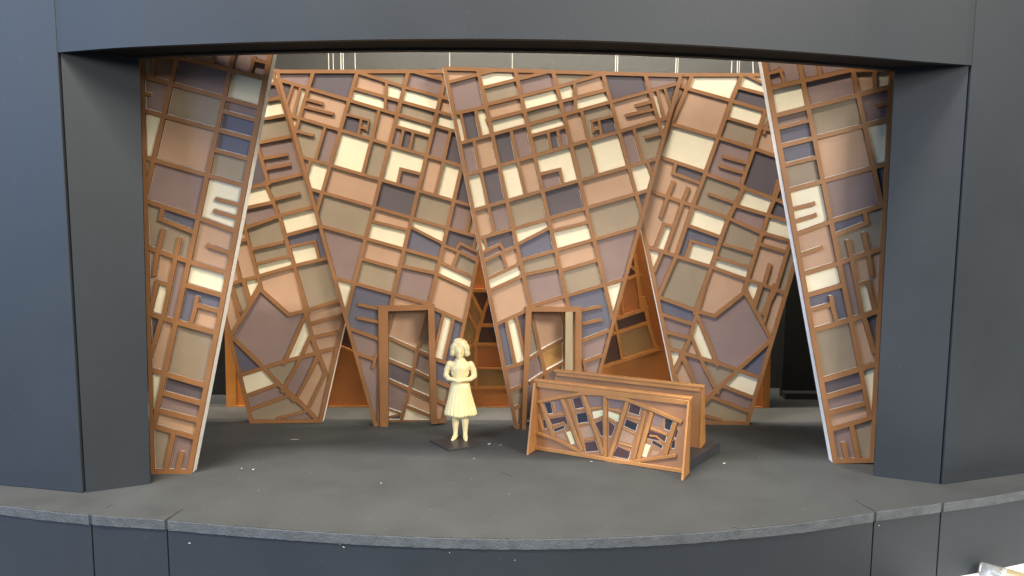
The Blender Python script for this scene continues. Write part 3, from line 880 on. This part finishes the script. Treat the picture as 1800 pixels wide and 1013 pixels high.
PATCH = '''k b1:248,345 b1:300,338 b1:315,422 b1:280,430
m b1:322,335 b1:375,325 b1:395,405 b1:338,415
k b1:240,480 b1:252,475 b1:268,538 b1:255,545
q b1:290,470 b1:415,450 b1:435,520 b1:400,490 b1:310,515
k b1:325,550 b1:405,522 b1:408,540 b1:330,570
c b1:418,575 b1:455,565 b1:485,655 b1:455,665
p b1:340,595 b1:400,580 b1:430,640 b1:400,630
q b1:470,312 b1:530,300 b1:555,378 b1:490,392
k b1:498,432 b1:575,418 b1:592,490 b1:515,502
p b1:525,540 b1:605,525 b1:640,605 b1:535,620
q b1:555,655 b1:645,640 b1:672,715 b1:575,725
m b1:580,295 b1:700,300 b1:700,370 b1:605,375
c b1:625,415 b1:700,400 b1:700,440 b1:635,465
q b1:645,500 b1:700,478 b1:705,600 b1:690,600
m b1:748,310 b1:870,330 b1:850,390 b1:755,380
c b1:750,410 b1:830,440 b1:820,490 b1:750,450
q b1:750,485 b1:800,525 b1:770,605 b1:750,600
q b2:225,320 b2:305,350 b2:290,415 b2:205,390
k b2:188,448 b2:280,485 b2:262,543 b2:172,500
p b2:160,530 b2:255,580 b2:230,650 b2:130,620
q b2:115,668 b2:222,712 b2:205,770 b2:80,745
m b2:420,410 b2:500,430 b2:480,510 b2:400,490
k b2:505,440 b2:565,460 b2:540,540 b2:497,520
q b2:375,535 b2:515,585 b2:500,630 b2:350,600
k b2:403,618 b2:483,665 b2:475,685 b2:395,640
c b2:340,645 b2:385,660 b2:350,750 b2:305,740
k b2:555,620 b2:585,615 b2:580,680 b2:540,680
p b2:400,700 b2:460,710 b2:440,740 b2:390,740
q b2:600,520 b2:612,540 b2:590,600 b2:575,590'''
M['q'] = mat('plum_inlay', (0.070, 0.038, 0.036), 0.35, 0.15, 90, 0.15)
M['c2'] = mat('pale_green_inlay', (0.62, 0.60, 0.36), 0.4, 0.05, 90)
for ln in PATCH.splitlines():
    c, rest = ln.split(' ', 1); pts = poly(rest)
    cen = sum(pts, Vector()) / len(pts)
    big = [Vector((q.x, -0.003, q.z)) + (q - cen).normalized() * 0.02 for q in pts]
    o = MB().prism([Vector((q.x, -0.012, q.z)) for q in pts], Vector((0, 0.011, 0))).build('inlay', M['c2' if c == 'c' else c], bench)
    # pale worn paper edge left round the inlay
    MB().prism([Vector((q.x, -0.006, q.z - 0.012)) for q in big], Vector((0, 0.005, 0))).build('inlay_paper', M['p' if c in 'mp' else 'white'], o) if c in 'kqc' else None
# plinth between and behind the boards
pl = fl(1265, 795); q = pl - BL_; px_, py_ = q.dot(bdu), q.dot(-bn)
mb = MB(); mb.prism([Vector((1.2, 0.26, 0)), Vector((blen - 0.16, 0.26, 0)), Vector((px_, py_, 0)), Vector((1.2, py_, 0))], Vector((0, 0, 0.62)))
bevel(mb.build('plinth', M['plate'], bench), 0.02)

# ------------------------------------------------------------------ figurine
FG = fl(809, 773.5)
fig = empty('figurine', FG, R(-4)); tag(fig, 'cream resin figurine of a woman in a pleated skirt on a black plate', 'figurine')
def blob(parts, name, voxel, mt, smooth_it=8):
    """parts -> one closed surface"""
    bm = bmesh.new()
    for p in parts:
        if p[0] == 'e':                       # ellipsoid: centre, radii, optional rotation
            r = bmesh.ops.create_uvsphere(bm, u_segments=20, v_segments=14, radius=1)
            rot = p[3] if len(p) > 3 else Matrix.Identity(3)
            mm = Matrix.Translation(p[1]) @ (rot.to_4x4()) @ Matrix.Diagonal((*p[2], 1))
            bmesh.ops.transform(bm, matrix=mm, verts=r['verts'])
        else:                                 # tube: points, radii
            mb = MB().tube(p[1], p[2], 14)
            vs = [bm.verts.new(v) for v in mb.v]
            for f in mb.f: bm.faces.new([vs[i] for i in f])
            for c_, r_ in ((p[1][0], p[2][0]), (p[1][-1], p[2][-1])):
                s_ = bmesh.ops.create_uvsphere(bm, u_segments=12, v_segments=8, radius=r_)
                bmesh.ops.translate(bm, vec=Vector(c_), verts=s_['verts'])
    me = bpy.data.meshes.new(name); bm.to_mesh(me); bm.free()
    tmp = bpy.data.objects.new(name, me); C.objects.link(tmp)
    md = tmp.modifiers.new('r', 'REMESH'); md.mode = 'VOXEL'; md.voxel_size = voxel
    sm = tmp.modifiers.new('s', 'SMOOTH'); sm.iterations = smooth_it; sm.factor = 0.5
    dg = bpy.context.evaluated_depsgraph_get(); ev = bpy.data.meshes.new_from_object(tmp.evaluated_get(dg))
    bpy.data.objects.remove(tmp)
    for v in ev.vertices: v.co *= U
    ev.materials.clear(); ev.materials.append(mt)
    ev.polygons.foreach_set('use_smooth', [True] * len(ev.polygons))
    ev.name = name
    o = bpy.data.objects.new(name, ev); C.objects.link(o); o.parent = fig
    return o
V3 = Vector
parts = [
    # torso: chest, bust, waist, pelvis
    ('t', [(0, 0.02, 3.55), (0, 0.02, 3.95), (0, 0.0, 4.45), (0, 0.0, 4.95), (0, 0.03, 5.22)], [0.52, 0.47, 0.50, 0.56, 0.42]),
    ('e', (0, 0.02, 5.0), (0.74, 0.38, 0.42)), ('e', (0, 0.0, 4.6), (0.60, 0.40, 0.55)),
    ('e', (-0.24, -0.26, 4.85), (0.26, 0.22, 0.25)), ('e', (0.24, -0.26, 4.85), (0.26, 0.22, 0.25)),
    ('e', (0, 0.0, 3.75), (0.58, 0.42, 0.35)),
    ('t', [(0, 0.04, 5.1), (0, 0.0, 5.75)], [0.26, 0.23]),
    # head
    ('e', (0, -0.06, 6.12), (0.40, 0.46, 0.54)), ('e', (0, -0.16, 5.86), (0.30, 0.30, 0.28)),
    ('t', [(0, -0.50, 6.16), (0, -0.585, 5.98)], [0.045, 0.07]), ('e', (0, -0.45, 5.80), (0.12, 0.06, 0.05)), ('e', (0, -0.36, 5.66), (0.13, 0.12, 0.09)),
    ('e', (-0.15, -0.455, 6.13), (0.075, 0.05, 0.04)), ('e', (0.15, -0.455, 6.13), (0.075, 0.05, 0.04)), ('e', (0, -0.43, 6.27), (0.28, 0.09, 0.05)),
]
for s in (-1, 1):
    parts += [
        ('t', [(s * 0.68, 0.03, 5.12), (s * 0.86, 0.05, 4.75), (s * 0.95, 0.02, 4.36)], [0.235, 0.215, 0.18]),
        ('t', [(s * 0.95, 0.02, 4.36), (s * 0.70, -0.38, 4.22), (s * 0.30, -0.62, 4.22)], [0.18, 0.16, 0.125]),
        # palm and fingers folded over each other
        ('e', (s * 0.17, -0.66, 4.20), (0.20, 0.10, 0.14)),
    ]
    for k, (zz, ln) in enumerate(((4.28, 0.22), (4.22, 0.26), (4.155, 0.25), (4.10, 0.19))):
        y = -0.70 if s > 0 else -0.63
        parts.append(('t', [(s * 0.10, y, zz), (s * 0.10 - s * ln * 0.6, y - 0.05, zz - 0.02), (s * 0.10 - s * ln, y - 0.01, zz - 0.06)], [0.042, 0.04, 0.032]))
    parts.append(('t', [(s * 0.16, -0.66, 4.30), (s * 0.05, -0.74, 4.36)], [0.045, 0.038]))
    x0 = s * 0.26
    parts += [
        ('t', [(x0, 0.02, 3.4), (x0 * 1.15, 0.0, 2.2), (x0 * 1.2, 0.02, 1.9), (x0 * 1.25, 0.05, 1.25), (x0 * 1.25, 0.04, 0.55), (x0 * 1.25, 0.02, 0.38)], [0.34, 0.27, 0.22, 0.235, 0.155, 0.15]),
        ('t', [(x0 * 1.25, 0.12, 0.26), (x0 * 1.45, -0.20, 0.21), (x0 * 1.75, -0.52, 0.145)], [0.17, 0.165, 0.10]),
        ('e', (x0 * 1.25, 0.14, 0.2), (0.15, 0.14, 0.12)),
    ]
body = blob(parts, 'body', 0.032, M['resin'], 5)
# the hair: wavy bob with a side wave over the brow
hp = [('e', (0, 0.06, 6.33), (0.54, 0.54, 0.50)), ('e', (0, 0.24, 6.05), (0.54, 0.36, 0.46))]
for s in (-1, 1):
    hp += [('e', (s * 0.42, -0.06, 6.20), (0.22, 0.36, 0.34)), ('e', (s * 0.45, -0.08, 5.98), (0.19, 0.34, 0.30)), ('e', (s * 0.49, -0.04, 5.86), (0.19, 0.34, 0.20)), ('e', (s * 0.42, 0.1, 5.80), (0.24, 0.32, 0.17))]
hp += [('e', (-0.22, -0.31, 6.44), (0.28, 0.15, 0.20)), ('e', (0.14, -0.33, 6.42), (0.30, 0.14, 0.18)), ('e', (0.36, -0.28, 6.32), (0.18, 0.18, 0.2)), ('e', (-0.40, -0.26, 6.30), (0.16, 0.18, 0.22)), ('e', (-0.08, 0.0, 6.66), (0.36, 0.38, 0.2)), ('e', (0.02, -0.22, 6.6), (0.4, 0.25, 0.2))]
blob(hp, 'hair', 0.035, M['resin'], 4)
# pleated skirt, a closed solid with a hem
vs, fs = [], []
NS, pleats = 220, 24
prof = [(3.98, 0.50), (3.88, 0.53), (3.82, 0.62), (3.55, 0.66), (3.2, 0.72), (2.8, 0.80), (2.4, 0.90), (2.1, 0.98), (1.86, 1.04), (1.74, 1.05), (1.76, 0.95), (2.4, 0.78), (3.2, 0.6)]
for zz, rr in prof:
    dep = max(0.0, min(1.0, (3.85 - zz) / 1.6)) * 0.055
    for k in range(NS):
        a = 2 * math.pi * k / NS
        tri_ = ((k * pleats / NS) % 1.0); wv = abs(tri_ - 0.62) / 0.62 if tri_ < 0.62 else (tri_ - 0.62) / 0.38
        rad = rr * (1 + 0.035 * math.sin(3 * a + 0.7) * (1 if zz < 3 else 0.3)) + dep * (wv - 0.5) * 2
        vs.append((rad * math.cos(a), rad * math.sin(a) * 0.78 + 0.02, zz + (0.03 * math.sin(5 * a) if zz < 1.9 else 0)))
for i in range(len(prof) - 1):
    for k in range(NS):
        fs.append((i * NS + k, (i + 1) * NS + k, (i + 1) * NS + (k + 1) % NS, i * NS + (k + 1) % NS))
fs.append(tuple(range(NS - 1, -1, -1)))
MB().add(vs, fs).build('skirt', M['resin'], fig, smooth=True)
# plate
PB = [fl(755.9, 774.2, 0.10), fl(788.8, 791.2, 0.10), fl(854.6, 781, 0.10)]
PB.append(PB[0] + PB[2] - PB[1])
rm = Matrix.Rotation(R(4), 3, 'Z')
pp = [rm @ (p - FG) for p in PB]
bevel(MB().prism([V3((p.x, p.y, 0.10)) for p in pp], V3((0, 0, -0.095))).build('base_plate', M['plate'], fig), 0.012)

# ------------------------------------------------------------------ rigging above
bat = []
for y, z in ((53.9, 31.5), (55.2, 31.5), (60.0, 32.5)):
    e = empty('fly_batten', (0, y, z)); tag(e, 'wooden batten carrying the wires above the set, %s' % {53.9: 'nearest', 55.2: 'middle', 60.0: 'rearmost'}[y], 'batten', 'fly battens')
    MB().box(-30.4, 30.4, -0.35, 0.35, 0, 0.8).build('bar', M['batten'], e)
wires = [(578, 53.4, .045, 'first'), (586, 55.2, .04, 'second'), (599.5, 53.4, .055, 'third'), (603.5, 53.4, .05, 'fourth'), (624.5, 55.2, .045, 'last')]
wl = [(x, 55.2 if i % 2 else 53.9, r_, 'pale wire, %s from the left in the bunch of five above the door flat' % n) for i, (x, y, r_, n) in enumerate(wires)]
wl += [(790.5, 53.9, .045, 'pale wire rising from the peak corner of the centre flat'), (900.5, 53.9, .04, 'single pale wire above the middle of the centre flat'),
       (1082, 54.6, .06, 'left wire of the close pair above the centre flat'), (1085.5, 54.6, .05, 'right wire of the close pair above the centre flat'),
       (1188, 55.2, .055, 'left wire of the pair above the overlap of two flats'), (1191.5, 55.2, .045, 'right wire of the pair above the overlap of two flats'),
       (1286, 53.9, .05, 'single pale wire left of the close pair next to the front flat'), (1296, 55.2, .05, 'left wire of the close pair next to the front flat'),
       (1299.5, 55.2, .045, 'right wire of the close pair next to the front flat'), (1317, 53.9, .05, 'short slanted wire nearest the front flat')]
for i, (x, y, r_, lab) in enumerate(wl):
    n_ = V3((0, -1, 0)); y = y + (0.45 if y < 55 else 0.2)
    t0 = onplane(x, 122, V3((0, y, 0)), n_); lean = 0.35 if x == 1317 else 0.0
    o = MB().tube([(t0.x + lean, y, 24.1), (t0.x, y, 27.5), (t0.x, y, 31.6)], r_ * 0.7, 6).build('suspension_wire', M['wire'])
    tag(o, lab, 'wire', 'suspension wires')

# ------------------------------------------------------------------ tube lying on the table by the front wall
tz = zt + 0.03
sh = empty('paper_sheet', (34, 33.5, zt), R(20)); tag(sh, 'white paper sheet on the table in front of the apron, under the clear tube', 'paper')
MB().box(-10, 10, -6, 13, 0.004, 0.03).build('sheet', M['paper'], sh)
a0 = fl(1722, 1000, tz + 0.42); a1 = fl(1800, 1022, tz + 0.42)
dirv = (a1 - a0).normalized()
tb = empty('glue_tube', (a0.x, a0.y, tz)); tag(tb, 'clear plastic tube with yellow inside lying on the white table', 'tube')
loc0 = V3((0, 0, 0.42))
gl = bpy.data.materials.new('clear_plastic'); gl.use_nodes = True; gb = gl.node_tree.nodes['Principled BSDF']
gb.inputs['Transmission Weight'].default_value = 0.85; gb.inputs['Roughness'].default_value = 0.12; gb.inputs['Base Color'].default_value = (0.9, 0.93, 0.95, 1)
M['yel'] = mat('yellow_plastic', (0.85, 0.55, 0.03), 0.4, 0.05, 60)
M['silver'] = mat('silver_print', (0.45, 0.46, 0.48), 0.3, 0.45, 300, metal=0.8)
MB().tube([loc0, loc0 + dirv * 0.08, loc0 + dirv * 1.3, loc0 + dirv * 4.5], [0.30, 0.40, 0.41, 0.41], 28).build('clear_barrel', gl, tb, smooth=True)
MB().tube([loc0 + dirv * 0.15, loc0 + dirv * 1.05], [0.30, 0.33], 20).build('silver_sleeve', M['silver'], tb, smooth=True)
MB().tube([loc0 + dirv * 1.25, loc0 + dirv * 4.3], [0.30, 0.30], 20).build('yellow_core', M['yel'], tb, smooth=True)

# ------------------------------------------------------------------ paper flecks on the floor (too many to count)
rg = random.Random(11); mb = MB()
def fleck(x, y, l, wd, a):
    dx, dy = math.cos(a), math.sin(a); z0 = 0.012
    pts = [(x - dx * l - dy * wd, y - dy * l + dx * wd), (x - dx * l + dy * wd, y - dy * l - dx * wd), (x + dx * l + dy * wd, y + dy * l - dx * wd), (x + dx * l - dy * wd, y + dy * l + dx * wd)]
    mb.prism([(p[0], p[1], z0 + rg.uniform(0, .02)) for p in pts], V3((0, 0, -0.008)))
for _ in range(40):
    x, y = rg.uniform(-24, 24), rg.uniform(36, 54.3)
    if y < 42 and abs(x) > 15: continue
    s = rg.choice((0.006, 0.007, 0.009, 0.012)); fleck(x, y, s * rg.uniform(1, 2.5), s * 0.6, rg.uniform(0, 3.14))
for px, py, l, a in ((518, 773, .27, .1), (860, 781, .12, 1), (445, 826, .05, .5), (425, 824, .04, .9), (1040, 812, .06, 0), (1273, 815, .1, .7), (880, 783, .08, .4), (670, 850, .04, .2)):
    p = fl(px, py); fleck(p.x, p.y, l, 0.025, a)
def wallfleck(px, py, seg, l, wd, a):
    p_, q_ = lip[seg], lip[seg + 1]; d = (q_ - p_).normalized(); nn = V3((d.y, -d.x, 0))
    c = onplane(px, py, p_ + nn * 0.012, nn)
    e1, e2 = d * math.cos(a) + V3((0, 0, 1)) * math.sin(a), V3((0, 0, 1)) * math.cos(a) - d * math.sin(a)
    mb.prism([c - e1 * l - e2 * wd, c + e1 * l - e2 * wd * .4, c + e1 * l + e2 * wd, c - e1 * l + e2 * wd * .6], -nn * 0.01)
for px, py, seg, l, wd, a in ((333, 955, 4, .06, .012, .1), (598, 956, 6, .05, .01, 1.2), (604, 962, 6, .05, .01, -.4), (790, 972, 8, .02, .012, 0), (1545, 924, 16, .03, .015, 0), (905, 985, 9, .02, .01, .3)):
    wallfleck(px, py, seg, l, wd, a)
o = mb.build('paper_flecks', M['white']); tag(o, 'white paper flecks and fibres scattered on the black stage floor', 'debris', kind='stuff')
